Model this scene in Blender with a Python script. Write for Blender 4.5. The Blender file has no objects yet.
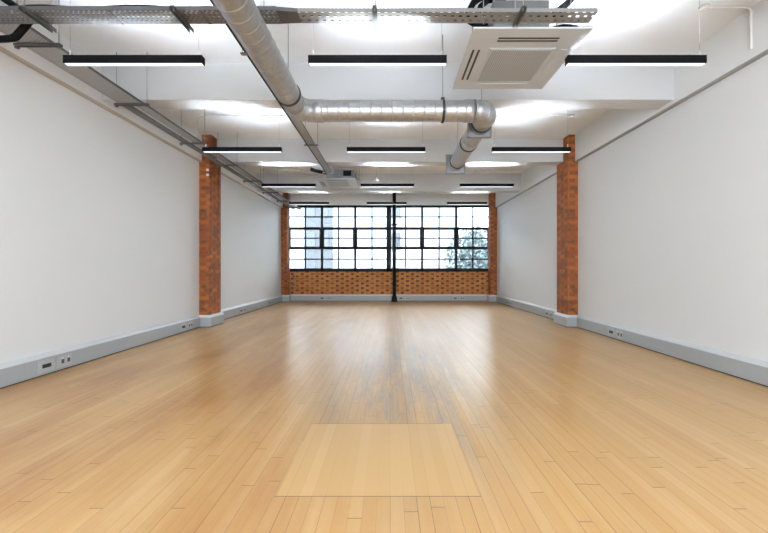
import bpy, bmesh, math, random
from mathutils import Vector, Matrix
random.seed(7)
C = bpy.context.scene.collection
S = bpy.context.scene

# ------------------------------------------------------------------ camera, sky, lights, exposure
cam_d = bpy.data.cameras.new('camera'); cam = bpy.data.objects.new('camera', cam_d); C.objects.link(cam)
cam.location = (0, 0, 1.2); cam.rotation_euler = (math.radians(90), 0, 0)
cam_d.sensor_width = 36.0; cam_d.lens = 375.0 / 768 * 36
cam_d.shift_x = -6 / 768; cam_d.shift_y = 2 / 768
cam_d.clip_start = 0.05; cam_d.clip_end = 500
S.camera = cam
S.view_settings.view_transform = 'Standard'; S.view_settings.look = 'None'
S.view_settings.gamma = 1; S.view_settings.use_curve_mapping = False
S.view_settings.exposure = 1.33
W = bpy.data.worlds.new('overcast_sky'); S.world = W; W.use_nodes = True
bg = W.node_tree.nodes['Background']
bg.inputs['Color'].default_value = (0.83, 0.92, 1.0, 1); bg.inputs['Strength'].default_value = 6.6
LAMP_DOWN = 0.8
LAMP_UP = 425.0

def portal(name, loc, rot, sx, sy):
    """sampling portal: guides the sky light through an opening, gives no light of its own"""
    l = bpy.data.lights.new(name, 'AREA'); l.shape = 'RECTANGLE'; l.size = sx; l.size_y = sy; l.cycles.is_portal = True
    o = bpy.data.objects.new(name, l); C.objects.link(o); o.location = loc; o.rotation_euler = rot
portal('window_portal', (0, 14.12, 2.32), (math.radians(-90), 0, 0), 7.7, 2.5)
portal('rear_opening_portal', (0, -3.42, 2.07), (math.radians(90), 0, 0), 5.7, 2.0)

# ------------------------------------------------------------------ materials
def newmat(name):
    m = bpy.data.materials.new(name); m.use_nodes = True
    nt = m.node_tree; nt.nodes.clear()
    out = nt.nodes.new('ShaderNodeOutputMaterial')
    return m, nt, out
def N(nt, t, **kw):
    n = nt.nodes.new(t)
    for k, v in kw.items(): setattr(n, k, v)
    return n
def mth(nt, op, a, b=None, c=None):
    n = nt.nodes.new('ShaderNodeMath'); n.operation = op
    for i, v in enumerate((a, b, c)):
        if v is None: continue
        if isinstance(v, (int, float)): n.inputs[i].default_value = v
        else: nt.links.new(v, n.inputs[i])
    return n.outputs[0]
def mixc(nt, f, a, b, mode='MIX'):
    n = nt.nodes.new('ShaderNodeMix'); n.data_type = 'RGBA'; n.blend_type = mode
    for sock, v in ((n.inputs[0], f), (n.inputs[6], a), (n.inputs[7], b)):
        if isinstance(v, (int, float)): sock.default_value = v
        elif isinstance(v, tuple): sock.default_value = (*v, 1) if len(v) == 3 else v
        else: nt.links.new(v, sock)
    return n.outputs[2]
def simple(name, col, rough=.5, metal=0.0, noise=0.0, nscale=8.0, bump=0.0, bscale=60.0, coat=0.0, spec=.5):
    m, nt, out = newmat(name)
    b = N(nt, 'ShaderNodeBsdfPrincipled'); nt.links.new(b.outputs[0], out.inputs[0])
    b.inputs['Roughness'].default_value = rough; b.inputs['Metallic'].default_value = metal
    b.inputs['Coat Weight'].default_value = coat; b.inputs['Specular IOR Level'].default_value = spec
    tc = N(nt, 'ShaderNodeTexCoord')
    nz = N(nt, 'ShaderNodeTexNoise'); nz.inputs['Scale'].default_value = nscale; nz.inputs['Detail'].default_value = 3
    nt.links.new(tc.outputs['Object'], nz.inputs['Vector'])
    lo = tuple(c * (1 - noise) for c in col); hi = tuple(min(1, c * (1 + noise)) for c in col)
    nt.links.new(mixc(nt, nz.outputs[0], lo, hi), b.inputs['Base Color'])
    if bump:
        n2 = N(nt, 'ShaderNodeTexNoise'); n2.inputs['Scale'].default_value = bscale
        nt.links.new(tc.outputs['Object'], n2.inputs['Vector'])
        bp = N(nt, 'ShaderNodeBump'); bp.inputs['Strength'].default_value = bump; bp.inputs['Distance'].default_value = .01
        nt.links.new(n2.outputs[0], bp.inputs['Height']); nt.links.new(bp.outputs[0], b.inputs['Normal'])
    return m
def emit(name, col, s):
    m, nt, out = newmat(name)
    e = N(nt, 'ShaderNodeEmission'); e.inputs[0].default_value = (*col, 1); e.inputs[1].default_value = s
    nt.links.new(e.outputs[0], out.inputs[0]); return m

def brick(name, period, header, course, c_lo, c_hi, c_head, mortar, head_amt, patch=0.0):
    """flemish-bond brickwork from object coordinates; u runs along x+y so that every vertical face reads"""
    m, nt, out = newmat(name)
    b = N(nt, 'ShaderNodeBsdfPrincipled'); nt.links.new(b.outputs[0], out.inputs[0]); b.inputs['Roughness'].default_value = .8
    tc = N(nt, 'ShaderNodeTexCoord'); sp = N(nt, 'ShaderNodeSeparateXYZ'); nt.links.new(tc.outputs['Object'], sp.inputs[0])
    u0 = mth(nt, 'ADD', sp.outputs[0], sp.outputs[1]); v0 = mth(nt, 'DIVIDE', sp.outputs[2], course)
    row = mth(nt, 'FLOOR', v0); fv = mth(nt, 'FRACT', v0)
    par = mth(nt, 'MULTIPLY', mth(nt, 'MODULO', row, 2.0), .5)
    u1 = mth(nt, 'ADD', mth(nt, 'DIVIDE', u0, period), mth(nt, 'ADD', par, 40.0))
    cu = mth(nt, 'FLOOR', u1); fu = mth(nt, 'FRACT', u1)
    hf = header / period
    ish = mth(nt, 'LESS_THAN', fu, hf)
    mu = .011 / period; mv = .012 / course
    j = mth(nt, 'LESS_THAN', fu, mu)
    j = mth(nt, 'MAXIMUM', j, mth(nt, 'LESS_THAN', mth(nt, 'ABSOLUTE', mth(nt, 'SUBTRACT', fu, hf)), mu * .6))
    j = mth(nt, 'MAXIMUM', j, mth(nt, 'LESS_THAN', fv, mv))
    cb = N(nt, 'ShaderNodeCombineXYZ'); nt.links.new(cu, cb.inputs[0]); nt.links.new(row, cb.inputs[1]); nt.links.new(ish, cb.inputs[2])
    wn = N(nt, 'ShaderNodeTexWhiteNoise'); nt.links.new(cb.outputs[0], wn.inputs[0])
    nz = N(nt, 'ShaderNodeTexNoise'); nz.inputs['Scale'].default_value = 30; nz.inputs['Detail'].default_value = 4
    nt.links.new(tc.outputs['Object'], nz.inputs['Vector'])
    col = mixc(nt, wn.outputs[0], c_lo, c_hi)
    hh = mth(nt, 'MULTIPLY', ish, mth(nt, 'MULTIPLY', mth(nt, 'ADD', wn.outputs[0], .45), head_amt))
    col = mixc(nt, hh, col, c_head)
    col = mixc(nt, mth(nt, 'MULTIPLY', nz.outputs[0], .55), col, tuple(c * .45 for c in c_lo))
    if patch:
        n3 = N(nt, 'ShaderNodeTexNoise'); n3.inputs['Scale'].default_value = 4.5; nt.links.new(tc.outputs['Object'], n3.inputs['Vector'])
        k = mth(nt, 'MULTIPLY', mth(nt, 'GREATER_THAN', n3.outputs[0], .56), patch)
        col = mixc(nt, k, col, c_head)
    col = mixc(nt, mth(nt, 'MULTIPLY', j, .8), col, mortar)
    nt.links.new(col, b.inputs['Base Color'])
    h = mth(nt, 'SUBTRACT', mth(nt, 'MULTIPLY', nz.outputs[0], .4), j)
    bp = N(nt, 'ShaderNodeBump'); bp.inputs['Strength'].default_value = .6; bp.inputs['Distance'].default_value = .006
    nt.links.new(h, bp.inputs['Height']); nt.links.new(bp.outputs[0], b.inputs['Normal'])
    return m

def floor_mat():
    m, nt, out = newmat('maple_floorboards')
    b = N(nt, 'ShaderNodeBsdfPrincipled'); nt.links.new(b.outputs[0], out.inputs[0])
    tc = N(nt, 'ShaderNodeTexCoord'); sp = N(nt, 'ShaderNodeSeparateXYZ'); nt.links.new(tc.outputs['Object'], sp.inputs[0])
    X, Y = sp.outputs[0], sp.outputs[1]
    def inside(v, a, c): return mth(nt, 'MULTIPLY', mth(nt, 'GREATER_THAN', v, a), mth(nt, 'LESS_THAN', v, c))
    patch = mth(nt, 'MULTIPLY', inside(X, -.60, .47), inside(Y, 1.975, 2.90))
    bx = mth(nt, 'DIVIDE', X, .0685); row = mth(nt, 'FLOOR', bx); fx = mth(nt, 'FRACT', bx)
    w1 = N(nt, 'ShaderNodeTexWhiteNoise', noise_dimensions='1D'); nt.links.new(row, w1.inputs['W'])
    by = mth(nt, 'ADD', mth(nt, 'DIVIDE', Y, 1.25), mth(nt, 'MULTIPLY', w1.outputs[0], 17.0))
    cell = mth(nt, 'FLOOR', by); fy = mth(nt, 'FRACT', by)
    cell = mth(nt, 'MULTIPLY', cell, mth(nt, 'SUBTRACT', 1.0, patch))
    cb = N(nt, 'ShaderNodeCombineXYZ'); nt.links.new(row, cb.inputs[0]); nt.links.new(cell, cb.inputs[1])
    wn = N(nt, 'ShaderNodeTexWhiteNoise'); nt.links.new(cb.outputs[0], wn.inputs[0])
    # grain stretched along the boards
    mp = N(nt, 'ShaderNodeMapping'); mp.inputs['Scale'].default_value = (34, .45, 1); nt.links.new(tc.outputs['Object'], mp.inputs[0])
    off = N(nt, 'ShaderNodeVectorMath', operation='ADD'); nt.links.new(mp.outputs[0], off.inputs[0])
    sc = N(nt, 'ShaderNodeVectorMath', operation='SCALE'); nt.links.new(wn.outputs[1], sc.inputs[0]); sc.inputs['Scale'].default_value = 30
    nt.links.new(sc.outputs[0], off.inputs[1])
    gr = N(nt, 'ShaderNodeTexNoise'); gr.inputs['Scale'].default_value = 1; gr.inputs['Detail'].default_value = 5
    nt.links.new(off.outputs[0], gr.inputs['Vector'])
    base = mixc(nt, wn.outputs[0], (.605, .37, .150), (.69, .455, .212))
    base = mixc(nt, mth(nt, 'MULTIPLY', gr.outputs[0], .42), base, (.52, .30, .13))
    # long tonal bands where runs of boards aged differently
    mpb = N(nt, 'ShaderNodeMapping'); mpb.inputs['Scale'].default_value = (9, .16, 1); nt.links.new(tc.outputs['Object'], mpb.inputs[0])
    nb_ = N(nt, 'ShaderNodeTexNoise'); nb_.inputs['Scale'].default_value = 1; nb_.inputs['Detail'].default_value = 4; nt.links.new(mpb.outputs[0], nb_.inputs['Vector'])
    rb = N(nt, 'ShaderNodeValToRGB'); rb.color_ramp.elements[0].position = .42; rb.color_ramp.elements[1].position = .7
    nt.links.new(nb_.outputs[0], rb.inputs[0])
    base = mixc(nt, mth(nt, 'MULTIPLY', rb.outputs[0], .62), base, (.56, .30, .095))
    # warm blotches of old finish
    mp2 = N(nt, 'ShaderNodeMapping'); mp2.inputs['Scale'].default_value = (1.7, .42, 1); nt.links.new(tc.outputs['Object'], mp2.inputs[0])
    bl = N(nt, 'ShaderNodeTexNoise'); bl.inputs['Scale'].default_value = 1.0; bl.inputs['Detail'].default_value = 6; bl.inputs['Roughness'].default_value = .62
    nt.links.new(mp2.outputs[0], bl.inputs['Vector'])
    rp = N(nt, 'ShaderNodeValToRGB'); rp.color_ramp.elements[0].position = .43; rp.color_ramp.elements[1].position = .66
    nt.links.new(bl.outputs[0], rp.inputs[0])
    left = N(nt, 'ShaderNodeMapRange'); left.inputs['From Min'].default_value = .8; left.inputs['From Max'].default_value = -1.5
    left.inputs['To Min'].default_value = .18; left.inputs['To Max'].default_value = .9
    nt.links.new(X, left.inputs['Value'])
    base = mixc(nt, mth(nt, 'MULTIPLY', rp.outputs[0], left.outputs[0]), base, (.43, .20, .065))
    # grey worn traffic lane down the middle
    dx = mth(nt, 'DIVIDE', mth(nt, 'SUBTRACT', X, .12), 1.05); dy = mth(nt, 'DIVIDE', mth(nt, 'SUBTRACT', Y, 4.1), 2.6)
    rr = mth(nt, 'SQRT', mth(nt, 'ADD', mth(nt, 'MULTIPLY', dx, dx), mth(nt, 'MULTIPLY', dy, dy)))
    lane = N(nt, 'ShaderNodeMapRange'); lane.inputs['From Min'].default_value = 1.0; lane.inputs['From Max'].default_value = .35
    nt.links.new(rr, lane.inputs['Value'])
    mp3 = N(nt, 'ShaderNodeMapping'); mp3.inputs['Scale'].default_value = (4.5, .55, 1); nt.links.new(tc.outputs['Object'], mp3.inputs[0])
    g3 = N(nt, 'ShaderNodeTexNoise'); g3.inputs['Scale'].default_value = 1; g3.inputs['Detail'].default_value = 6; g3.inputs['Roughness'].default_value = .85
    nt.links.new(mp3.outputs[0], g3.inputs['Vector'])
    r3 = N(nt, 'ShaderNodeValToRGB'); r3.color_ramp.elements[0].position = .40; r3.color_ramp.elements[1].position = .62
    nt.links.new(g3.outputs[0], r3.inputs[0])
    gk = mth(nt, 'MULTIPLY', mth(nt, 'MULTIPLY', lane.outputs[0], r3.outputs[0]), mth(nt, 'SUBTRACT', .75, mth(nt, 'MULTIPLY', patch, .75)))
    base = mixc(nt, gk, base, (.23, .225, .22))
    # the inserted panel of paler, tighter boards
    pcol = mixc(nt, wn.outputs[0], (.60, .375, .158), (.66, .435, .20))
    pcol = mixc(nt, mth(nt, 'MULTIPLY', gr.outputs[0], .35), pcol, (.58, .36, .16))
    base = mixc(nt, patch, base, pcol)
    # joints between boards
    jx = mth(nt, 'LESS_THAN', fx, .045)
    vis = mth(nt, 'ADD', .22, mth(nt, 'MULTIPLY', mth(nt, 'POWER', w1.outputs[0], 2.0), .8))
    vis = mth(nt, 'MULTIPLY', vis, mth(nt, 'SUBTRACT', 1.0, mth(nt, 'MULTIPLY', patch, .75)))
    jy = mth(nt, 'MULTIPLY', mth(nt, 'LESS_THAN', fy, .004), mth(nt, 'SUBTRACT', 1.0, patch))
    def near(v, p, w): return mth(nt, 'LESS_THAN', mth(nt, 'ABSOLUTE', mth(nt, 'SUBTRACT', v, p)), w)
    e1 = mth(nt, 'MULTIPLY', near(Y, 1.975, .0035), inside(X, -.61, .48))
    e2 = mth(nt, 'MULTIPLY', near(Y, 2.90, .004), inside(X, -.61, .40))
    e3 = mth(nt, 'MULTIPLY', mth(nt, 'ADD', near(X, -.60, .0025), near(X, .47, .0025)), inside(Y, 1.975, 2.90))
    jj = mth(nt, 'MAXIMUM', mth(nt, 'MULTIPLY', jx, vis), mth(nt, 'MULTIPLY', jy, .8))
    jj = mth(nt, 'MAXIMUM', jj, mth(nt, 'MULTIPLY', mth(nt, 'MAXIMUM', e1, mth(nt, 'MULTIPLY', e2, .8)), .75))
    jj = mth(nt, 'MAXIMUM', jj, mth(nt, 'MULTIPLY', e3, .08))
    base = mixc(nt, jj, base, (.16, .085, .035))
    nt.links.new(base, b.inputs['Base Color'])
    rg = mth(nt, 'ADD', .25, mth(nt, 'MULTIPLY', g3.outputs[0], .10))
    nt.links.new(rg, b.inputs['Roughness'])
    b.inputs['IOR'].default_value = 1.5
    bp = N(nt, 'ShaderNodeBump'); bp.inputs['Strength'].default_value = .10; bp.inputs['Distance'].default_value = .002
    hgt = mth(nt, 'SUBTRACT', mth(nt, 'MULTIPLY', gr.outputs[0], .25), jj)
    nt.links.new(hgt, bp.inputs['Height']); nt.links.new(bp.outputs[0], b.inputs['Normal'])
    return m

def perforated(name, col, axis, px, py, hole, kind):
    """steel sheet with real (transparent) punched slots laid out in object coordinates"""
    m, nt, out = newmat(name)
    b = N(nt, 'ShaderNodeBsdfPrincipled'); b.inputs['Metallic'].default_value = .3; b.inputs['Roughness'].default_value = .5
    b.inputs['Base Color'].default_value = (*col, 1)
    tc = N(nt, 'ShaderNodeTexCoord'); sp = N(nt, 'ShaderNodeSeparateXYZ'); nt.links.new(tc.outputs['Object'], sp.inputs[0])
    L, A = (sp.outputs[0], sp.outputs[1]) if axis == 'x' else (sp.outputs[1], sp.outputs[0])
    v = mth(nt, 'DIVIDE', A, py); row = mth(nt, 'FLOOR', v); fv = mth(nt, 'FRACT', v)
    u = mth(nt, 'ADD', mth(nt, 'DIVIDE', L, px), mth(nt, 'MULTIPLY', mth(nt, 'MODULO', mth(nt, 'ADD', row, 400.0), 2.0), .5)); fu = mth(nt, 'FRACT', u)
    hx, hy = hole
    k = mth(nt, 'MULTIPLY', mth(nt, 'LESS_THAN', mth(nt, 'ABSOLUTE', mth(nt, 'SUBTRACT', fu, .5)), hx / 2),
            mth(nt, 'LESS_THAN', mth(nt, 'ABSOLUTE', mth(nt, 'SUBTRACT', fv, .5)), hy / 2))
    t = N(nt, 'ShaderNodeBsdfTransparent'); mx = N(nt, 'ShaderNodeMixShader')
    nt.links.new(k, mx.inputs[0]); nt.links.new(b.outputs[0], mx.inputs[1]); nt.links.new(t.outputs[0], mx.inputs[2])
    nt.links.new(mx.outputs[0], out.inputs[0]); return m

def glass_mat():
    m, nt, out = newmat('window_glass')
    g = N(nt, 'ShaderNodeBsdfGlossy'); g.inputs['Roughness'].default_value = .02
    t = N(nt, 'ShaderNodeBsdfTransparent'); t.inputs[0].default_value = (.96, .98, .98, 1)
    f = N(nt, 'ShaderNodeFresnel'); f.inputs[0].default_value = 1.45
    mx = N(nt, 'ShaderNodeMixShader'); nt.links.new(f.outputs[0], mx.inputs[0])
    nt.links.new(t.outputs[0], mx.inputs[1]); nt.links.new(g.outputs[0], mx.inputs[2]); nt.links.new(mx.outputs[0], out.inputs[0])
    return m

def galv():
    m, nt, out = newmat('galvanised_steel')
    b = N(nt, 'ShaderNodeBsdfPrincipled'); nt.links.new(b.outputs[0], out.inputs[0])
    tc = N(nt, 'ShaderNodeTexCoord')
    vo = N(nt, 'ShaderNodeTexVoronoi'); vo.inputs['Scale'].default_value = 28; nt.links.new(tc.outputs['Object'], vo.inputs['Vector'])
    nz = N(nt, 'ShaderNodeTexNoise'); nz.inputs['Scale'].default_value = 5; nz.inputs['Detail'].default_value = 3; nt.links.new(tc.outputs['Object'], nz.inputs['Vector'])
    c = mixc(nt, vo.outputs['Color'], (.40, .41, .425), (.52, .53, .545))
    c = mixc(nt, mth(nt, 'MULTIPLY', nz.outputs[0], .5), c, (.45, .45, .46))
    nt.links.new(c, b.inputs['Base Color']); b.inputs['Metallic'].default_value = .85
    nt.links.new(mth(nt, 'ADD', .32, mth(nt, 'MULTIPLY', nz.outputs[0], .2)), b.inputs['Roughness'])
    return m

M = dict(
    wall=simple('white_wall_paint', (.795, .815, .835), .6, noise=.012, nscale=1.2, bump=.03, bscale=90),
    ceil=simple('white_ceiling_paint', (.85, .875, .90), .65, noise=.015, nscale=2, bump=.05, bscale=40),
    beam=simple('darkened_white_paint', (.62, .63, .645), .6, noise=.02, nscale=2),  # same white paint as the walls, darkened for dimmer-lit beam faces
    soffit=simple('taupe_edge_shade', (.50, .45, .40), .7, noise=.05),  # ledge trim tone, with the overhang's shade put into it
    soffit_grey=simple('grey_gap_shade', (.36, .36, .355), .7, noise=.05),  # shadow gap below the upper wall, its shade put in as grey
    brick_far=brick('brick_under_window', .37, .125, .086, (.50, .17, .030), (.66, .28, .075), (.12, .026, .012), (.50, .29, .14), .95),
    brick_pier=brick('pillar_brick', .34, .12, .078, (.31, .068, .014), (.56, .18, .036), (.10, .035, .018), (.22, .10, .045), .45, .55),
    floor=floor_mat(),
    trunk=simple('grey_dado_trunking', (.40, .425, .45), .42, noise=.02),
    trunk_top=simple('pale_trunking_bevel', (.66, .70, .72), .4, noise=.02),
    gap=simple('floor_gap_shade', (.05, .035, .025), .8),  # shade of the recess under the trunking, put in as dark colour
    black=simple('black_powder_coat', (.006, .006, .007), .6, spec=.06, noise=.1),
    iron=simple('black_gloss_paint', (.006, .006, .008), .45, spec=.25, noise=.2),
    frame=simple('black_steel_frame', (.006, .008, .011), .5, spec=.2, noise=.1),
    steel=galv(),
    flange=simple('flange_plate_steel', (.30, .31, .32), .5, .5, noise=.1),
    rod=simple('zinc_rod', (.35, .35, .35), .45, .7),
    rim=simple('dull_tray_steel', (.10, .10, .105), .6, .3, noise=.15),
    tray_rim=perforated('punched_tray_rim', (.26, .26, .26), 'x', .031, .012, (.4, .5), 0),
    clamp=simple('dark_rubber_clamp', (.03, .03, .03), .6),
    bracket=simple('dark_slotted_channel', (.13, .13, .13), .5, .6, noise=.2),
    tray_dense=perforated('dense_perforated_tray', (.17, .17, .175), 'x', .040, .022, (.42, .36), 0),
    tray_bold=perforated('bold_perforated_tray', (.25, .25, .25), 'x', .062, .05, (.42, .42), 0),
    tray_long=perforated('long_perforated_tray', (.36, .36, .365), 'y', .026, .02, (.36, .36), 0),
    cassette=simple('warm_white_plastic', (.53, .56, .60), .45, noise=.01),
    grille=None,
    slot=simple('dark_air_slot', (.045, .04, .04), .6),
    unit=simple('galvanised_casing', (.15, .15, .15), .6, .2, noise=.1, nscale=20),
    white=simple('white_plastic', (.78, .78, .78), .4),
    offwhite=simple('socket_plate_white', (.46, .48, .50), .35),
    port=simple('dark_port', (.02, .018, .018), .4),
    socket=simple('brown_socket_face', (.10, .07, .065), .4),
    lamp_down=emit('lamp_diffuser', (.86, .93, 1), LAMP_DOWN),
    lamp_up=emit('lamp_uplight_strip', (.79, .90, 1), LAMP_UP),
    glass=glass_mat(),
    facade=simple('pale_render_facade', (.30, .32, .345), .8, noise=.03),
    tower=simple('slate_cladding', (.042, .047, .056), .7, noise=.25, nscale=1.4),
    tower2=simple('pale_slate_cladding', (.13, .138, .155), .7, noise=.15, nscale=1.4),
    tglass=simple('dim_office_glass', (.03, .036, .045), .2, noise=.3, nscale=2),
    glare_block=simple('white_glare_block', (.84, .86, .88), .8, noise=.03),
    roofing=simple('grey_roof', (.08, .085, .095), .8, noise=.1),
    leaf=simple('blue_green_leaves', (.065, .088, .09), .8, noise=.5, nscale=6),
    bark=simple('bark', (.12, .10, .09), .9, noise=.3),
    street=simple('street_asphalt', (.08, .083, .088), .9, noise=.1),
)
# fine lattice of the intake grille
gm, nt, out = newmat('intake_grille')
b = N(nt, 'ShaderNodeBsdfPrincipled'); nt.links.new(b.outputs[0], out.inputs[0]); b.inputs['Roughness'].default_value = .5
tc = N(nt, 'ShaderNodeTexCoord'); sp = N(nt, 'ShaderNodeSeparateXYZ'); nt.links.new(tc.outputs['Object'], sp.inputs[0])
lx = mth(nt, 'LESS_THAN', mth(nt, 'FRACT', mth(nt, 'DIVIDE', sp.outputs[0], .02)), .5)
ly = mth(nt, 'LESS_THAN', mth(nt, 'FRACT', mth(nt, 'DIVIDE', sp.outputs[1], .02)), .5)
nt.links.new(mixc(nt, mth(nt, 'MULTIPLY', lx, ly), (.42, .44, .46), (.20, .21, .22)), b.inputs['Base Color'])
M['grille'] = gm

# ------------------------------------------------------------------ mesh helpers
def box(bm, x0, x1, y0, y1, z0, z1, mi=0):
    v = [bm.verts.new(p) for p in ((x0,y0,z0),(x1,y0,z0),(x1,y1,z0),(x0,y1,z0),(x0,y0,z1),(x1,y0,z1),(x1,y1,z1),(x0,y1,z1))]
    fs = []
    for q in ((0,3,2,1),(4,5,6,7),(0,1,5,4),(1,2,6,5),(2,3,7,6),(3,0,4,7)):
        f = bm.faces.new([v[i] for i in q]); f.material_index = mi; fs.append(f)
    return fs
def bevel(bm, w=.003, seg=2):
    bmesh.ops.bevel(bm, geom=list(bm.edges), offset=w, segments=seg, affect='EDGES', profile=.5)
def tube(bm, pts, rad, n=20, caps=True, smooth=True, mi=0):
    """tube through pts; rad is one radius or one per point"""
    pts = [Vector(p) for p in pts]; m = len(pts)
    rads = rad if isinstance(rad, (list, tuple)) else [rad] * m
    t0 = (pts[1] - pts[0]).normalized()
    up = Vector((0, 0, 1)) if abs(t0.z) < .9 else Vector((1, 0, 0))
    nrm = (up - t0 * up.dot(t0)).normalized(); rings = []; prev = t0
    for i, p in enumerate(pts):
        a = (p - pts[i-1]).normalized() if i and (p - pts[i-1]).length > 1e-7 else None
        c = (pts[i+1] - p).normalized() if i < m-1 and (pts[i+1] - p).length > 1e-7 else None
        t = ((a or c or prev) + (c or a or prev)).normalized()
        k = 1.0
        if a and c: k = 1 / max(.6, t.dot(a))
        nrm = (nrm - t * nrm.dot(t)).normalized(); bi = t.cross(nrm); prev = t
        axis_st = None
        if a and c and a.cross(c).length > 1e-5: axis_st = (t.cross(a.cross(c))).normalized()
        ring = []
        for j in range(n):
            an = 2 * math.pi * j / n
            d = (nrm * math.cos(an) + bi * math.sin(an)) * rads[i]
            if axis_st: d = d + axis_st * d.dot(axis_st) * (k - 1)
            ring.append(bm.verts.new(p + d))
        rings.append(ring)
    for r0, r1 in zip(rings, rings[1:]):
        for j in range(n):
            f = bm.faces.new((r0[j], r0[(j+1) % n], r1[(j+1) % n], r1[j])); f.smooth = smooth; f.material_index = mi
    if caps:
        f = bm.faces.new(list(reversed(rings[0]))); f.material_index = mi
        f = bm.faces.new(rings[-1]); f.material_index = mi
def mk(name, bm, mats, parent=None, loc=None):
    bmesh.ops.recalc_face_normals(bm, faces=list(bm.faces))
    me = bpy.data.meshes.new(name); bm.to_mesh(me); bm.free()
    for m in (mats if isinstance(mats, (list, tuple)) else [mats]): me.materials.append(m)
    o = bpy.data.objects.new(name, me); C.objects.link(o)
    if parent: o.parent = parent; o.matrix_parent_inverse = Matrix.Identity(4)
    if loc: o.location = loc
    return o
def struct(name, bm, mats, parent=None):
    o = mk(name, bm, mats, parent)
    if not parent: o['kind'] = 'structure'
    return o
def tag(o, label, cat, group=None):
    o['label'] = label; o['category'] = cat
    if group: o['group'] = group
    return o
def thing(name, label, cat, loc=(0, 0, 0), rz=0, group=None):
    o = bpy.data.objects.new(name, None); C.objects.link(o); o.location = loc; o.rotation_euler = (0, 0, rz)
    o.empty_display_size = .1
    return tag(o, label, cat, group)
def copy_tree(o, parent=None):
    c = o.copy(); C.objects.link(c)
    if parent: c.parent = parent
    for ch in [q for q in list(C.objects) if q.parent == o]: copy_tree(ch, c)
    return c
def BM(): return bmesh.new()
def b1(name, mats, parent, *a, bev=0, seg=2):
    bm = BM(); box(bm, *a)
    if bev: bevel(bm, bev, seg)
    return mk(name, bm, mats, parent)

# ------------------------------------------------------------------ room shell
LX, RX = -3.92, 3.86           # wall linings
ULX, URX = -3.865, 3.80        # wall above the linings
ZL, ZC, ZW = 3.46, 3.95, 3.405             # ledge / beam soffit, ceiling
Y0, YF = -3.2, 13.85           # rear wall, far wall
bm = BM(); box(bm, -4.1, 4.05, Y0 - .2, YF + .2, -.15, 0); struct('floor', bm, M['floor'])
bm = BM(); box(bm, -4.1, 4.05, Y0 - .2, YF + .2, ZC, ZC + .2); struct('ceiling', bm, M['ceil'])
bm = BM(); box(bm, LX - .2, LX, Y0, YF + .2, 0, ZW - .02); box(bm, LX - .2, ULX, Y0, YF + .2, ZW + .006, ZC)
box(bm, LX - .2, ULX - .004, Y0, YF + .2, ZW - .02, ZW + .006, 1)
struct('wall_left', bm, [M['wall'], M['soffit']])
bm = BM(); box(bm, RX, RX + .2, Y0, YF + .2, 0, ZW - .015); box(bm, URX, RX + .2, Y0, YF + .2, ZW + .006, ZC)
box(bm, URX + .004, RX + .2, Y0, YF + .2, ZW - .015, ZW + .006, 1)
struct('wall_right', bm, [M['wall'], M['soffit_grey']])
# rear wall behind the camera with a broad opening added and sized for fill daylight
bm = BM(); box(bm, -4.1, 4.05, Y0 - .2, Y0, 0, 1.1); box(bm, -4.1, 4.05, Y0 - .2, Y0, 3.05, ZC)
box(bm, -4.1, -2.8, Y0 - .2, Y0, 1.1, 3.05); box(bm, 2.8, 4.05, Y0 - .2, Y0, 1.1, 3.05); struct('wall_rear', bm, M['wall'])
# far wall: brick below the windows, plaster above
WX0, WX1, WZ0, WZ1 = -3.84, 3.765, 1.08, 3.54
bm = BM()
box(bm, LX, RX, YF, YF + .25, 0, WZ0, 0)
box(bm, LX, RX, YF, YF + .25, WZ1, ZC, 1)
box(bm, LX, WX0, YF, YF + .25, WZ0, WZ1, 1); box(bm, WX1, RX, YF, YF + .25, WZ0, WZ1, 1)
struct('wall_far', bm, [M['brick_far'], M['wall']])
# downstand beams
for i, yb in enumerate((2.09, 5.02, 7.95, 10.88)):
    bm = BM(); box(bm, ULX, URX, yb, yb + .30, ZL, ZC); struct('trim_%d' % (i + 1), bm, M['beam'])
    if i == 0: pass

# ------------------------------------------------------------------ dado trunking (baseboards)
def sweep(bm, path, prof, side, mis):
    """mitred extrusion of profile [(offset, z)] along a polyline; side=+1 offsets to the right of travel"""
    P = [Vector((p[0], p[1])) for p in path]; n = len(P); cols = []
    for i in range(n):
        a = (P[i] - P[i-1]).normalized() if i else None; c = (P[i+1] - P[i]).normalized() if i < n-1 else None
        na = Vector((a.y, -a.x)) * side if a else None; nc = Vector((c.y, -c.x)) * side if c else None
        if na and nc: m = (na + nc).normalized(); m = m / max(.2, m.dot(na))
        else: m = na or nc
        cols.append([bm.verts.new((P[i].x + m.x * o, P[i].y + m.y * o, z)) for o, z in prof])
    for c0, c1 in zip(cols, cols[1:]):
        for j in range(len(prof) - 1):
            f = bm.faces.new((c0[j], c1[j], c1[j+1], c0[j+1])); f.material_index = mis[j]
    for c in (cols[0], cols[-1]): bm.faces.new(c)
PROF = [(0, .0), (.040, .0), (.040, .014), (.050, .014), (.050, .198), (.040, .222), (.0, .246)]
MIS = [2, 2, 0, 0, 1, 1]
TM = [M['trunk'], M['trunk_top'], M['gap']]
LP = [(LX, Y0), (LX, 7.70), (-3.70, 7.70), (-3.70, 8.20), (LX, 8.20), (LX, 13.5), (-3.68, 13.5), (-3.68, YF - .01)]
RP = [(RX, Y0), (RX, 7.70), (3.655, 7.70), (3.655, 8.22), (RX, 8.22), (RX, 13.5), (3.62, 13.5), (3.62, YF - .01)]
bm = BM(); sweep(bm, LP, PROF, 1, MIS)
for y in (3.0, 3.96, 5.35, 9.3, 11.2): box(bm, LX + .03, LX + .0512, y, y + .008, .016, .200, 0)
struct('baseboard_left', bm, TM)
bm = BM(); sweep(bm, RP, PROF, -1, MIS)
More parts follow.
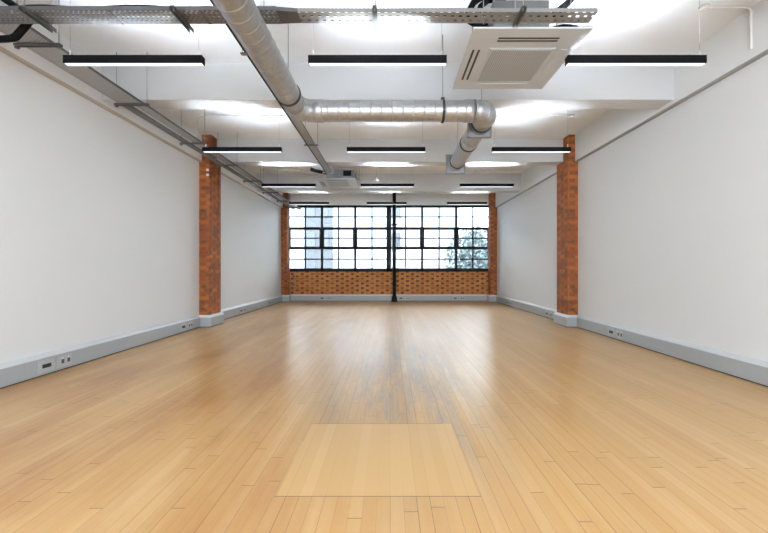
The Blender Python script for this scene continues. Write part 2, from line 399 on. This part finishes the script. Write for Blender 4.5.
for y in (4.75, 6.9, 9.6, 11.6): box(bm, RX - .0512, RX - .03, y, y + .008, .016, .200, 0)
struct('baseboard_right', bm, TM)
bm = BM(); sweep(bm, [(-3.63, YF), (3.57, YF)], PROF, 1, MIS)
for x in (-2.1, -.6, 1.1, 2.6): box(bm, x, x + .012, YF - .0515, YF - .03, .016, .200, 0)
struct('baseboard_far', bm, TM)

# ------------------------------------------------------------------ brick pillars
def pillar(label, lo, up, top=ZC):
    t = thing('brick_pillar', label, 'brick pillar', ((lo[0] + lo[1]) / 2, (lo[2] + lo[3]) / 2, 0), 0, 'brick pillars on the side walls')
    cx, cy = t.location.x, t.location.y
    bm = BM(); box(bm, lo[0] - cx, lo[1] - cx, lo[2] - cy, lo[3] - cy, 0, ZW); mk('shaft', bm, M['brick_pier'], t)
    bm = BM(); box(bm, up[0] - cx, up[1] - cx, up[2] - cy, up[3] - cy, ZW, top); mk('upper_pier', bm, M['brick_pier'], t)
    if lo[3] > 7.9 and lo[2] < 8:
        bm = BM(); box(bm, lo[0] - cx, lo[1] - cx, 7.95 - cy, lo[3] - cy, ZW, ZL - .001); mk('bearing_course', bm, M['brick_pier'], t)
    return t
p1 = pillar('tall orange brick pillar halfway along the left wall', (LX, -3.70, 7.70, 8.20), (ULX, -3.67, 7.70, 7.948))
p2 = pillar('tall orange brick pillar halfway along the right wall', (3.655, RX, 7.70, 8.22), (3.67, URX, 7.70, 7.948))
p3 = pillar('narrow brick pillar in the far left corner beside the window', (LX, -3.70, 13.5, YF), (ULX, -3.70, 13.5, YF))
p4 = pillar('narrow brick pillar in the far right corner beside the window', (3.62, RX, 13.5, YF), (3.64, URX, 13.5, YF))

# ------------------------------------------------------------------ windows
BAYS = [-3.76, -2.52, -1.29, -.045, 1.19, 2.45, 3.69]
def window(idx, bays, x0, x1):
    fy0, fy1 = YF + .03, YF + .09
    zb = [WZ0, 1.95, 2.69, WZ1]                 # transom heights
    bm = BM()
    box(bm, x0, x1, fy0, fy1, WZ0, WZ0 + .13); box(bm, x0, x1, fy0, fy1, WZ1 - .09, WZ1)
    box(bm, x0, x0 + .09, fy0, fy1, WZ0, WZ1); box(bm, x1 - .09, x1, fy0, fy1, WZ0, WZ1)
    for x in bays[1:-1]: box(bm, x - .042, x + .042, fy0, fy1, WZ0, WZ1)
    for z in zb[1:3]: box(bm, x0, x1, fy0 + .005, fy1, z - .042, z + .042)
    root = struct('window_%d' % idx, bm, M['frame'])
    for k in range(len(bays) - 1):
        a, c = bays[k], bays[k + 1]; mid = (a + c) / 2
        g = BM()
        for z0, z1 in ((zb[0], zb[1]), (zb[2], zb[3])):
            box(g, mid - .027, mid + .027, fy0 + .02, fy1 - .01, z0, z1)
            box(g, a, c, fy0 + .02, fy1 - .01, (z0 + z1) / 2 - .024 + (.03 if z0 < 1.5 else 0), (z0 + z1) / 2 + .024 + (.03 if z0 < 1.5 else 0))
        mk('glazing_bar', g, M['frame'], root)
        s = BM(); i = .025
        for q in ((a + i, a + .085, 1.97, 2.67), (c - .085, c - i, 1.97, 2.67), (a + i, c - i, 1.965, 2.01), (a + i, c - i, 2.63, 2.675)):
            box(s, q[0], q[1], fy0 - .025, fy1 - .02, q[2], q[3])
        box(s, mid - .027, mid + .027, fy0, fy0 + .03, 2.0, 2.65); box(s, a + .08, c - .08, fy0, fy0 + .03, 2.298, 2.342)
        cs = mk('casement', s, M['frame'], root)
        h = BM(); box(h, mid - .012, mid + .012, fy0 - .05, fy0 - .025, 1.985, 2.06); box(h, mid - .012, mid + .06, fy0 - .065, fy0 - .05, 2.02, 2.04)
        mk('latch', h, M['frame'], cs)
    g = BM(); box(g, x0 + .02, x1 - .02, fy0 + .034, fy0 + .040, WZ0 + .02, WZ1 - .02)
    mk('pane', g, M['glass'], root)
window(1, BAYS[:4], WX0, -.045)
window(2, BAYS[3:], -.045, WX1)

# ------------------------------------------------------------------ iron column
t = thing('iron_column', 'slim black iron column standing in front of the middle of the far window', 'column', (.155, 13.55, 0))
bm = BM(); tube(bm, [(0,0,0),(0,0,.03),(0,0,.031),(0,0,.16),(0,0,.20),(0,0,.24)], [.125,.125,.105,.100,.080,.066], 24); mk('base', bm, M['iron'], t)
bm = BM(); tube(bm, [(0,0,.24),(0,0,ZC)], .064, 24); mk('shaft', bm, M['iron'], t)
bm = BM(); tube(bm, [(0,0,2.74),(0,0,2.755),(0,0,2.80),(0,0,2.815)], [.066,.10,.10,.066], 24)
box(bm, -.15, .15, -.012, .012, 2.765, 2.79); mk('collar', bm, M['iron'], t)
bm = BM(); tube(bm, [(0,0,.60),(0,0,.61),(0,0,.63),(0,0,.64)], [.066,.075,.075,.066], 24); mk('band', bm, M['iron'], t)

# ------------------------------------------------------------------ spiral duct run
DR, DZ = .121, 3.05
AX, BY, CX = -1.077, 4.41, 1.16
duct = thing('ventilation_duct', 'galvanised round ventilation duct running forward, across under the ceiling, then back', 'ventilation duct', (AX, 0, DZ))
def D(x, y, z=DZ): return (x - AX, y, z - DZ)
def spiral(p0, p1, step=.123, r=DR):
    p0, p1 = Vector(p0), Vector(p1); L = (p1 - p0).length; d = (p1 - p0) / L
    pts, rad = [p0], [r]; s = step * .5
    while s < L - .03:
        for o, e in ((-.014, 0), (-.004, 0), (-.0015, .003), (.0015, .003), (.004, 0), (.014, 0)):
            pts.append(p0 + d * (s + o)); rad.append(r + e)
        s += step
    pts.append(p1); rad.append(r); return pts, rad
def straight(p0, p1, **k):
    bm = BM(); P, R = spiral(D(*p0), D(*p1), **k); tube(bm, P, R, 40); return mk('duct_pipe', bm, M['steel'], duct)
RE = .18
straight((AX, Y0 + .01), (AX, BY - RE))
straight((AX + RE, BY), (CX - RE, BY))
straight((CX, BY + RE), (CX, 6.66))
def elbow(c, a0, a1, n=5, rr=RE):
    pts = []
    for i in range(n + 1):
        a = math.radians(a0 + (a1 - a0) * i / n); pts.append((c[0] + rr * math.cos(a), c[1] + rr * math.sin(a)))
    # straight collar each end and gored segments with raised seams between
    full = [D(*p) for p in pts]
    bm = BM(); tube(bm, full, DR + .004, 40)
    for i in range(len(full)):
        p = Vector(full[i]); a = Vector(full[max(0, i-1)]); b_ = Vector(full[min(n, i+1)]); d = (b_ - a).normalized()
        tube(bm, [p - d * .007, p - d * .003, p + d * .003, p + d * .007], [DR + .004, DR + .010, DR + .010, DR + .004], 40, caps=False)
    return mk('elbow', bm, M['steel'], duct)
elbow((AX + RE, BY - RE), 180, 90)
elbow((CX - RE, BY + RE), -90, 0)
def coupling(p, ax, w=.11):
    d = Vector(ax); p = Vector(D(*p)); bm = BM()
    tube(bm, [p - d * w/2, p - d * (w/2 - .006), p + d * (w/2 - .006), p + d * w/2], [DR, DR + .008, DR + .008, DR], 40, caps=False)
    return mk('coupling', bm, M['steel'], duct)
coupling((AX + RE + .06, BY), (1, 0, 0)); coupling((CX - RE - .06, BY), (1, 0, 0)); coupling((CX, 5.35), (0, 1, 0), .16)
def clamp(p, ax, rod=True, cap=True):
    d = Vector(ax); pc = Vector(D(*p)); bm = BM(); R = DR + .012
    tube(bm, [pc - d * .014, pc - d * .013, pc + d * .013, pc + d * .014], [DR, R, R, DR], 40, caps=False)
    box(bm, pc.x - .02, pc.x + .02, pc.y - .02, pc.y + .02, pc.z + DR, pc.z + DR + .035)
    o = mk('clamp', bm, M['clamp'], duct)
    if rod:
        bm = BM(); tube(bm, [pc + Vector((0, 0, DR + .03)), Vector((pc.x, pc.y, ZC - DZ))], .005, 8); mk('hanger_rod', bm, M['rod'], o)
clamp((AX, 3.97), (0, 1, 0)); clamp((AX, 2.3), (0, 1, 0)); clamp((.62, BY), (1, 0, 0)); clamp((CX, 5.53), (0, 1, 0)); clamp((CX, 6.46), (0, 1, 0))
clamp((CX, 4.75), (0, 1, 0))
def flange(y, s, t_=.03):
    bm = BM(); box(bm, -s, s, y, y + t_, -s, s); box(bm, -s, s, y - .035, y, -s, -s + .006); box(bm, -s, s, y - .035, y, s - .006, s)
    box(bm, -s, -s + .006, y - .035, y, -s, s); box(bm, s - .006, s, y - .035, y, -s, s)
    for v in bm.verts: v.co.x += CX - AX
    return mk('square_flange', bm, M['flange'], duct)
flange(4.87, .150); flange(6.66, .166)

# ------------------------------------------------------------------ cable trays
def rodset(par, pts, z0, z1=ZC):
    for x, y in pts:
        bm = BM(); tube(bm, [(x, y, z0), (x, y, z1)], .0045, 8); mk('hanger_rod', bm, M['rod'], par)
def tray_x(par, x0, x1, y0, y1, z, mat, h=.032, name='perforated_base', rim=None):
    bm = BM(); box(bm, x0, x1, y0, y1, z, z + .002); mk(name, bm, mat, par)
    bm = BM(); box(bm, x0, x1, y0 - .003, y0, z, z + h); box(bm, x0, x1, y1, y1 + .003, z, z + h)
    box(bm, x0, x1, y0, y0 + .012, z + h - .002, z + h); box(bm, x0, x1, y1 - .012, y1, z + h - .002, z + h)
    mk('side_rim', bm, rim or M['rim'], par)
TZ = 3.20
ct = thing('cable_tray', 'perforated steel cable tray crossing the whole room overhead in the foreground', 'cable tray')
tray_x(ct, -3.85, -.885, 2.905, 3.065, TZ, M['tray_dense'])
bm = BM()   # reducer between the wide and the narrow tray
for q in (((-.885,2.905,TZ),(-.72,2.925,TZ),(-.72,3.055,TZ),(-.885,3.065,TZ)), ((-.885,2.905,TZ),(-.72,2.925,TZ),(-.72,2.925,TZ+.03),(-.885,2.905,TZ+.03)), ((-.885,3.065,TZ),(-.72,3.055,TZ),(-.72,3.055,TZ+.03),(-.885,3.065,TZ+.03))):
    bm.faces.new([bm.verts.new(p) for p in q])
bmesh.ops.remove_doubles(bm, verts=bm.verts, dist=1e-5)
mk('reducer', bm, M['rim'], ct)
tray_x(ct, -.72, 1.62, 2.925, 3.055, TZ, M['tray_bold'], .030, 'perforated_base', M['tray_rim'])
for x in (-2.18, -1.47): b1('joint_strip', M['bracket'], ct, x - .012, x + .012, 2.903, 3.068, TZ - .004, TZ - .0005)
for x in (-2.80, -1.655, -.117, 1.02):
    bm = BM(); y0, y1 = 2.84, 3.13
    if x > 1: y1 = 3.062
    box(bm, x - .018, x + .018, y0, y1, TZ - .012, TZ - .004); box(bm, x - .018, x - .015, y0, y1, TZ - .036, TZ - .012); box(bm, x + .015, x + .018, y0, y1, TZ - .036, TZ - .012)
    mk('support_channel', bm, M['bracket'], ct); rodset(ct, [(x, 2.87), (x, y1 - .03 if x < 1 else 3.052)], TZ - .03)
# cables lying on that tray
def cable(pts, r, label, group=None, name='cable'):
    bm = BM(); tube(bm, pts, r, 10); return tag(mk(name, bm, M['black'], None), label, 'cable', group)
def wavy(x0, x1, y, z, n, ay, az, ph):
    return [(x0 + (x1 - x0) * i / n, y + ay * math.sin(ph + i * .9), z + az * (1 + math.sin(ph * 2 + i * .7)) / 2) for i in range(n + 1)]
cable(wavy(-3.84, -1.4, 2.930, TZ + .035, 26, .006, .012, 0), .012, 'black cable along the near edge of the cross tray, left part', 'cables lying on the cross tray')
cable(wavy(-3.84, 1.4, 2.98, TZ + .014, 50, .006, .004, 1), .011, 'black cable running the full length of the cross tray', 'cables lying on the cross tray')
cable(wavy(-3.84, -.4, 3.035, TZ + .014, 34, .008, .004, 2), .011, 'black cable along the far edge of the cross tray, ending mid-room', 'cables lying on the cross tray')

# long tray over the left wall
lt = thing('cable_tray', 'long cable tray on hangers running back above the left wall', 'cable tray')
def tray_y(par, x0, x1, y0, y1, z, mat, h=.028):
    bm = BM(); box(bm, x0, x1, y0, y1, z, z + .002); mk('perforated_base', bm, mat, par)
    bm = BM(); box(bm, x0 - .003, x0, y0, y1, z, z + h); box(bm, x1, x1 + .003, y0, y1, z, z + h); mk('side_rim', bm, M['rim'], par)
tray_y(lt, -3.45, -3.16, 2.2, 4.77, 3.30, M['tray_long'])
tray_y(lt, -3.285, -3.155, 4.77, 13.4, 3.30, M['tray_long'])
bm = BM(); box(bm, -3.468, -3.395, 4.774, 13.4, 3.30, 3.345); mk('trunking', bm, M['unit'], lt)
for y in (3.50, 4.77, 6.25, 7.58, 8.95, 10.3, 11.6, 12.9):
    bm = BM(); xa, xb = -3.50, -3.07
    box(bm, xa, xb, y - .020, y + .020, 3.288, 3.296); box(bm, xa, xb, y - .020, y - .016, 3.274, 3.288); box(bm, xa, xb, y + .016, y + .020, 3.274, 3.288)
    for x in (xa + .02, xb - .02): box(bm, x - .014, x + .014, y - .014, y + .014, 3.254, 3.274)
    mk('support_channel', bm, M['bracket'], lt)
    top = ZL if any(yb - .01 < y < yb + .31 for yb in (5.02, 7.95, 10.88)) else ZC
    rodset(lt, [(-3.48, y), (-3.09, y)], 3.245, top)

# centre tray beside the duct
mt = thing('cable_tray', 'narrow cable tray running back beside the duct to the far air conditioner', 'cable tray')
tray_y(mt, -1.47, -1.345, 2.2, 8.75, 3.415, M['tray_long'], .022)
bm = BM(); box(bm, -1.485, -1.475, 2.2, 8.75, 3.405, 3.440); mk('shaded_edge_strip', bm, M['black'], mt)  # shadow side of the tray edge, put in as a black strip
for y in (3.85, 6.7, 8.55):
    bm = BM(); box(bm, -1.53, -1.28, y - .020, y + .020, 3.396, 3.410); mk('support_channel', bm, M['bracket'], mt)
    rodset(mt, [(-1.515, y), (-1.295, y)], 3.39)
# black insulated pipe rising in the near left corner
pp = [(-3.86, 3.17, 3.125), (-3.25, 3.17, 3.14), (-3.19, 3.17, 3.146), (-3.16, 3.17, 3.162), (-3.085, 3.17, 3.245), (-3.055, 3.17, 3.285), (-3.045, 3.15, 3.315), (-3.045, 3.10, 3.33), (-3.045, 2.93, 3.33)]
bm = BM(); tube(bm, pp, .028, 16); tag(mk('insulated_pipe', bm, M['black']), 'thick black insulated pipe bending up out of the near left wall', 'pipe')

# ------------------------------------------------------------------ linear pendant lights
def pendant():
    L = 1.215; h = L / 2
    t = thing('linear_light', '', 'pendant light')
    bm = BM(); box(bm, -h, h, 0, .06, .004, .038)
    for q in ((-h, h, 0, .007), (-h, h, .053, .06), (-h, -h + .012, .007, .053), (h - .012, h, .007, .053)): box(bm, *q, .038, .072)
    for i in range(61):      # unseen louvre blades, added to cut low spill from the upward light
        xb = -h + .05 + i * (L - .10) / 60
        box(bm, xb - .0006, xb + .0006, .007, .053, .0585, .0715)
    mk('housing', bm, M['black'], t)
    bm = BM(); box(bm, -h + .006, h - .006, .010, .052, .002, .0045); mk('diffuser', bm, M['lamp_down'], t)
    bm = BM(); box(bm, -h + .19, h - .19, .009, .051, .038, .058); mk('uplight_strip', bm, M['lamp_up'], t)
    for s in (-1, 1):
        bm = BM(); tube(bm, [(s * (h - .04), .03, .072), (s * (h - .04), .03, .953)], .0014, 6); w = mk('suspension_wire', bm, M['rod'], t)
        bm = BM(); tube(bm, [(s * (h - .04), .03, .072), (s * (h - .04), .03, .125)], .006, 10); mk('wire_gripper', bm, M['white'], w)
        bm = BM(); tube(bm, [(s * (h - .04), .03, .932), (s * (h - .04), .03, .953)], [.024, .028], 16); mk('ceiling_cup', bm, M['white'], w)
    return t
proto = pendant(); first = True
ROWS = [(3.28, 'first row, nearest the camera'), (5.79, 'second row'), (8.46, 'third row'), (11.38, 'fourth row, nearest the window')]
COLS = [(-2.29, 'left'), (-.06, 'middle'), (2.19, 'right')]
for ri, (y, rn) in enumerate(ROWS):
    for ci, (x, cn) in enumerate(COLS):
        o = proto if first else copy_tree(proto); first = False
        if ri == 0: x = (-2.255, -.11, 2.165)[ci]
        if ri == 3: x = (-2.46, -.10, 2.34)[ci]
        o.location = (x, y, (2.997, 3.005, 3.045, 3.148)[ri])
        o['label'] = 'black linear pendant light, %s one in the %s' % (cn, rn)
        o['group'] = 'linear pendant lights'

# ------------------------------------------------------------------ ceiling cassette air conditioners
def cassette(loc, label, sy=1.04, body=(.25, .76, .33, .85, .47)):
    t = thing('air_conditioner', label, 'air conditioner', loc, 0, 'ceiling cassette air conditioners')
    bm = BM(); box(bm, 0, .98, 0, sy, 0, .015); bevel(bm, .004, 2); f = mk('fascia', bm, M['cassette'], t)
    bm = BM(); box(bm, .23, .77, .30, .85, -.006, .002); bevel(bm, .002, 1); mk('intake_grille', bm, M['grille'], f)
    bm = BM()   # raised frame round the grille
    for q in ((.205,.795,.275,.285),(.205,.795,.865,.875),(.205,.215,.285,.865),(.785,.795,.285,.865)): box(bm, *q, -.004, .001)
    mk('grille_frame', bm, M['cassette'], f)
    for nm, q in (('near', (.24, .76, .120, .138)), ('near2', (.24, .76, .158, .176)), ('left', (.056, .076, .30, .83)), ('left2', (.106, .126, .30, .83))):
        bm = BM(); box(bm, *q, -.0025, .002); mk('air_slot', bm, M['slot'], f)
    for q in ((.845, .90, .29, .85), (.23, .77, .905, .945)):
        bm = BM(); box(bm, *q, -.005, .001); bevel(bm, .0015, 1); mk('flap', bm, M['cassette'], f)
    bm = BM(); box(bm, body[0], body[1], body[2], body[3], .015, body[4]); bevel(bm, .004, 1)
    box(bm, body[0] - .01, body[1] + .01, body[2] - .008, body[2], .20, .215); mk('casing', bm, M['unit'], t)
    bm = BM(); box(bm, .07, .88, .07, sy - .07, .015, .030); mk('collar', bm, M['unit'], t)
    for x in (body[0] - .08, body[1] + .08):
        for y in (body[2] + .03, body[3] - .03):
            bm = BM(); box(bm, min(x, body[0] if x < .5 else body[1]) - .01, max(x, body[0] if x < .5 else body[1]) + .01, y - .02, y + .02, .18, .19)
            tube(bm, [(x, y, .16), (x, y, ZC - loc[2])], .005, 8); mk('hanger_rod', bm, M['rod'], t)
    return t
cassette((.685, 3.07, 3.165), 'large square white ceiling air conditioner near the camera')
cassette((-1.83, 9.20, 3.40), 'smaller looking square ceiling air conditioner far down the room', body=(.24, .93, .12, .85, .27))
# refrigerant pipes beside the near unit
def pipe(pts, r, label): 
    bm = BM(); tube(bm, pts, r, 14); return tag(mk('refrigerant_pipe', bm, M['black']), label, 'pipe', 'black refrigerant pipes')
pipe([(.935, 3.6, 3.53), (.83, 3.6, 3.54), (.77, 3.6, 3.575), (.755, 3.6, 3.66), (.80, 3.6, 3.75), (.87, 3.6, 3.80), (.98, 3.6, 3.82), (1.04, 3.6, 3.78), (1.06, 3.6, 3.64)], .030, 'black refrigerant pipe arching over the left of the near air conditioner')
pipe([(.935, 3.72, 3.60), (.88, 3.72, 3.63), (.865, 3.72, 3.70), (.90, 3.72, 3.80), (.97, 3.72, 3.86), (1.12, 3.72, 3.875), (1.20, 3.72, 3.94)], .028, 'second black pipe close against the left of the near air conditioner casing')
pipe([(1.45, 3.55, 3.50), (1.55, 3.55, 3.60), (1.62, 3.55, 3.66), (1.68, 3.55, 3.71), (1.74, 3.55, 3.78), (1.78, 3.55, 3.94)], .032, 'black refrigerant pipe rising on the right of the near air conditioner')
pipe([(.70, 3.135, 3.208), (.76, 3.13, 3.215), (.81, 3.14, 3.210), (.84, 3.20, 3.208)], .024, 'short black hose end on the left corner of the near unit')
pipe([(1.35, 3.22, 3.208), (1.38, 3.15, 3.210), (1.44, 3.13, 3.215), (1.50, 3.13, 3.212), (1.56, 3.14, 3.208)], .024, 'short black hose end on the right corner of the near unit')
pipe([(-1.99, 9.42, 3.70), (-1.88, 9.42, 3.655), (-1.76, 9.42, 3.63), (-1.59, 9.42, 3.60)], .045, 'black insulated hose entering the far air conditioner on its left')
bm = BM(); box(bm, -1.16, -.96, 9.27, 9.315, 3.50, 3.62); bevel(bm, .01, 2); tag(mk('pipe_connector', bm, M['black']), 'black connector block on the front of the far air conditioner', 'connector')

# ------------------------------------------------------------------ conduits on the ceiling
def conduit(pts, label, box_at):
    t = thing('ceiling_conduit', label, 'conduit', (0, 0, 0), 0, 'white conduits on the ceiling')
    bm = BM(); tube(bm, pts, .0125, 10); mk('tube', bm, M['white'], t)
    bm = BM(); x, y, z = box_at; tube(bm, [(x, y, z - .045), (x, y, z)], .045, 20); mk('junction_box', bm, M['white'], t)
conduit([(-1.92, 6.72, ZC-.013), (-3.32, 6.72, ZC-.013), (-3.42, 6.72, ZC-.04), (-3.46, 6.72, ZC-.12), (-3.46, 6.72, 3.42)], 'white conduit across the ceiling turning down by the left wall', (-1.92, 6.72, ZC))
conduit([(1.9, 6.72, ZC-.013), (3.26, 6.72, ZC-.013)], 'white conduit across the ceiling behind the duct on the right', (3.26, 6.72, ZC))
conduit([(-3.6, 10.42, ZC-.013), (-2.45, 10.42, ZC-.013)], 'white conduit on the ceiling beyond the left brick pillar', (-2.45, 10.42, ZC))
conduit([(2.40, 10.42, ZC-.013), (3.7, 10.42, ZC-.013)], 'white conduit on the ceiling beyond the right brick pillar', (2.40, 10.42, ZC))
conduit([(3.29, 3.93, ZC-.013), (3.70, 3.93, ZC-.013), (3.765, 3.93, ZC-.02), (3.786, 3.93, ZC-.06), (3.786, 3.93, 3.5)], 'white conduit near the camera bending down the right wall', (3.29, 3.93, ZC))
# small pendant
t = thing('cone_pendant', 'small white cone pendant hanging on a wire in mid-room', 'pendant', (-.33, 9.0, 3.27))
bm = BM(); tube(bm, [(0,0,0),(0,0,.04),(0,0,.085),(0,0,.11)], [.10,.06,.022,.015], 24); mk('shade', bm, M['white'], t)
bm = BM(); tube(bm, [(0,0,.10),(0,0,ZC-3.27)], .003, 6); mk('cord', bm, M['rod'], t)
# small fittings on the pillar and on the brickwork
for z, w in ((3.22, 'upper'), (3.12, 'lower')):
    bm = BM(); box(bm, -3.765, -3.715, 7.675, 7.70, z - .025, z + .025); bevel(bm, .006, 2)
    tag(mk('pipe_clip', bm, M['white']), '%s of two small white clips high on the left brick pillar' % w, 'clip', 'white clips on the left pillar')
for x, z, w in ((-3.56, .90, 'upper'), (-3.56, .60, 'lower')):
    bm = BM(); tube(bm, [(x, YF, z), (x, YF - .03, z)], [.06, .05], 20)
    tag(mk('wall_cap', bm, M['unit']), '%s of two round grey caps on the brick wall under the far left window' % w, 'cap', 'round caps on the brick wall')

# ------------------------------------------------------------------ outlets in the trunking (front faces -y in their own frame)
def outlet_data():
    t = thing('data_outlet', '', 'data outlet')
    bm = BM(); box(bm, -.10, .10, -.008, 0, -.07, .07); bevel(bm, .003, 2); mk('plate', bm, M['offwhite'], t)
    bm = BM(); box(bm, -.055, .055, -.0105, -.006, -.022, .022); bevel(bm, .0015, 1); mk('port_strip', bm, M['port'], t)
    return t
def outlet_power():
    t = thing('power_socket', '', 'power socket')
    bm = BM(); box(bm, -.095, .095, -.008, 0, -.065, .065); bevel(bm, .003, 2); mk('plate', bm, M['offwhite'], t)
    for s in (-.028, .052):
        bm = BM(); box(bm, s - .018, s + .018, -.0105, -.007, -.025, .022)
        mk('socket_face', bm, M['socket'], t)
        bm = BM(); box(bm, s - .012, s + .002, -.0120, -.007, .030, .046); mk('switch', bm, M['white'], t)
    return t
pd, pw = outlet_data(), outlet_power(); used = [0, 0]
def place(k, x, y, rz, label, z=.108):
    p = (pd, pw)[k]; o = p if not used[k] else copy_tree(p); used[k] = 1
    o.location = (x, y, z); o.rotation_euler = (0, 0, rz); o['label'] = label
    o['group'] = ('data outlets in the trunking', 'power sockets in the trunking')[k]
lf, rf = LX + .0505, RX - .0505
for y, w in ((4.22, 'left wall trunking nearest the camera'), (7.02, 'left wall trunking just before the brick pillar'), (9.74, 'left wall trunking past the brick pillar'), (12.0, 'left wall trunking near the far corner')):
    place(0, lf, y, math.radians(90), 'dark data outlet in the ' + w)
    place(1, lf, y + .235, math.radians(90), 'twin power socket in the ' + w)
for y, w in ((6.45, 'right wall trunking before the brick pillar'), (9.1, 'right wall trunking past the brick pillar'), (12.1, 'right wall trunking near the far corner')):
    place(0, rf, y, math.radians(-90), 'dark data outlet in the ' + w)
    place(1, rf, y - .235, math.radians(-90), 'twin power socket in the ' + w)
for x, w in ((-2.50, 'far wall trunking on the left'), (.40, 'far wall trunking just right of the black column'), (2.40, 'far wall trunking on the right')):
    place(0, x, YF - .0505, 0, 'dark data outlet in the ' + w)
    place(1, x + .25, YF - .0505, 0, 'twin power socket in the ' + w)

# ------------------------------------------------------------------ outside the window
bm = BM(); box(bm, -60, 60, 14.6, 120, -5.2, -5); struct('ground', bm, M['street'])
def block(label, x0, x1, y0, y1, z1, mat, floors, nb, win=True, name='office_building'):
    t = thing(name, label, 'building', ((x0 + x1) / 2, y0, -5)); cx = (x0 + x1) / 2
    bm = BM(); box(bm, x0 - cx, x1 - cx, 0, y1 - y0, 0, z1 + 5); mk('walls', bm, mat, t)
    bm = BM(); box(bm, x0 - cx - .15, x1 - cx + .15, -.15, y1 - y0, z1 + 5, z1 + 5.25); mk('parapet', bm, M['roofing'], t)
    if win:
        w = (x1 - x0) / nb; fh = (z1 + 5) / floors
        for i in range(nb):
            for k in range(floors):
                bm = BM(); a = x0 - cx + w * (i + .18)
                box(bm, a, a + w * .64, -.05, .03, fh * (k + .3), fh * (k + .82)); mk('window', bm, M['tglass'], t)
    return t
block('grey office block with window bands seen through the left window', -5.72, -3.93, 25, 25.9, 6.2, M['tower'], 5, 2)
block('slim grey tower seen just right of the black column', -.05, .85, 25, 26, 6.2, M['tower2'], 5, 1)
block('large pale building filling most of the view through the windows', -20, 6.3, 34, 44, 10.2, M['facade'], 6, 9, False)
block('bright white block added behind the tree to limit sky glare', 7.6, 26, 46, 54, 13.5, M['glare_block'], 6, 9, False)  # added to cover bright sky and hold down the floor glare
block('low slate roofed building behind the tree at right', 6.4, 16, 29, 33, 2.1, M['tower2'], 2, 5)
def tree(label, x, y, h, r, seed, name='tree'):
    rnd = random.Random(seed); t = thing(name, label, 'tree', (x, y, -5)); H = h + 5
    bm = BM(); tube(bm, [(0,0,0),(.05,0,H*.4),(0,.05,H*.8)], [.22,.15,.05], 10); mk('trunk', bm, M['bark'], t)
    bm = BM()
    for i in range(2600):
        u = rnd.random() ** .4; th = rnd.random() * 6.283; ph = math.acos(2 * rnd.random() - 1)
        k = 1 + .25 * math.sin(3 * th + seed) * math.cos(2 * ph)
        c = Vector((r * k * u * math.sin(ph) * math.cos(th), r * u * math.sin(ph) * math.sin(th), H - r * 1.2 + r * 1.2 * u * math.cos(ph)))
        a = Vector((rnd.uniform(-1, 1), rnd.uniform(-1, 1), rnd.uniform(-1, 1))).normalized() * .13
        b_ = a.cross(Vector((rnd.uniform(-1, 1), rnd.uniform(-1, 1), rnd.uniform(-1, 1)))).normalized() * .08
        bm.faces.new([bm.verts.new(c + a), bm.verts.new(c + b_), bm.verts.new(c - a), bm.verts.new(c - b_)])
    mk('foliage', bm, M['leaf'], t)
tree('blue green tree outside the right end of the window', 4.9, 21.5, 3.6, 1.55, 3)
tree('lower leafy tree at the extreme right of the window', 7.4, 25, 3.1, 1.3, 5)
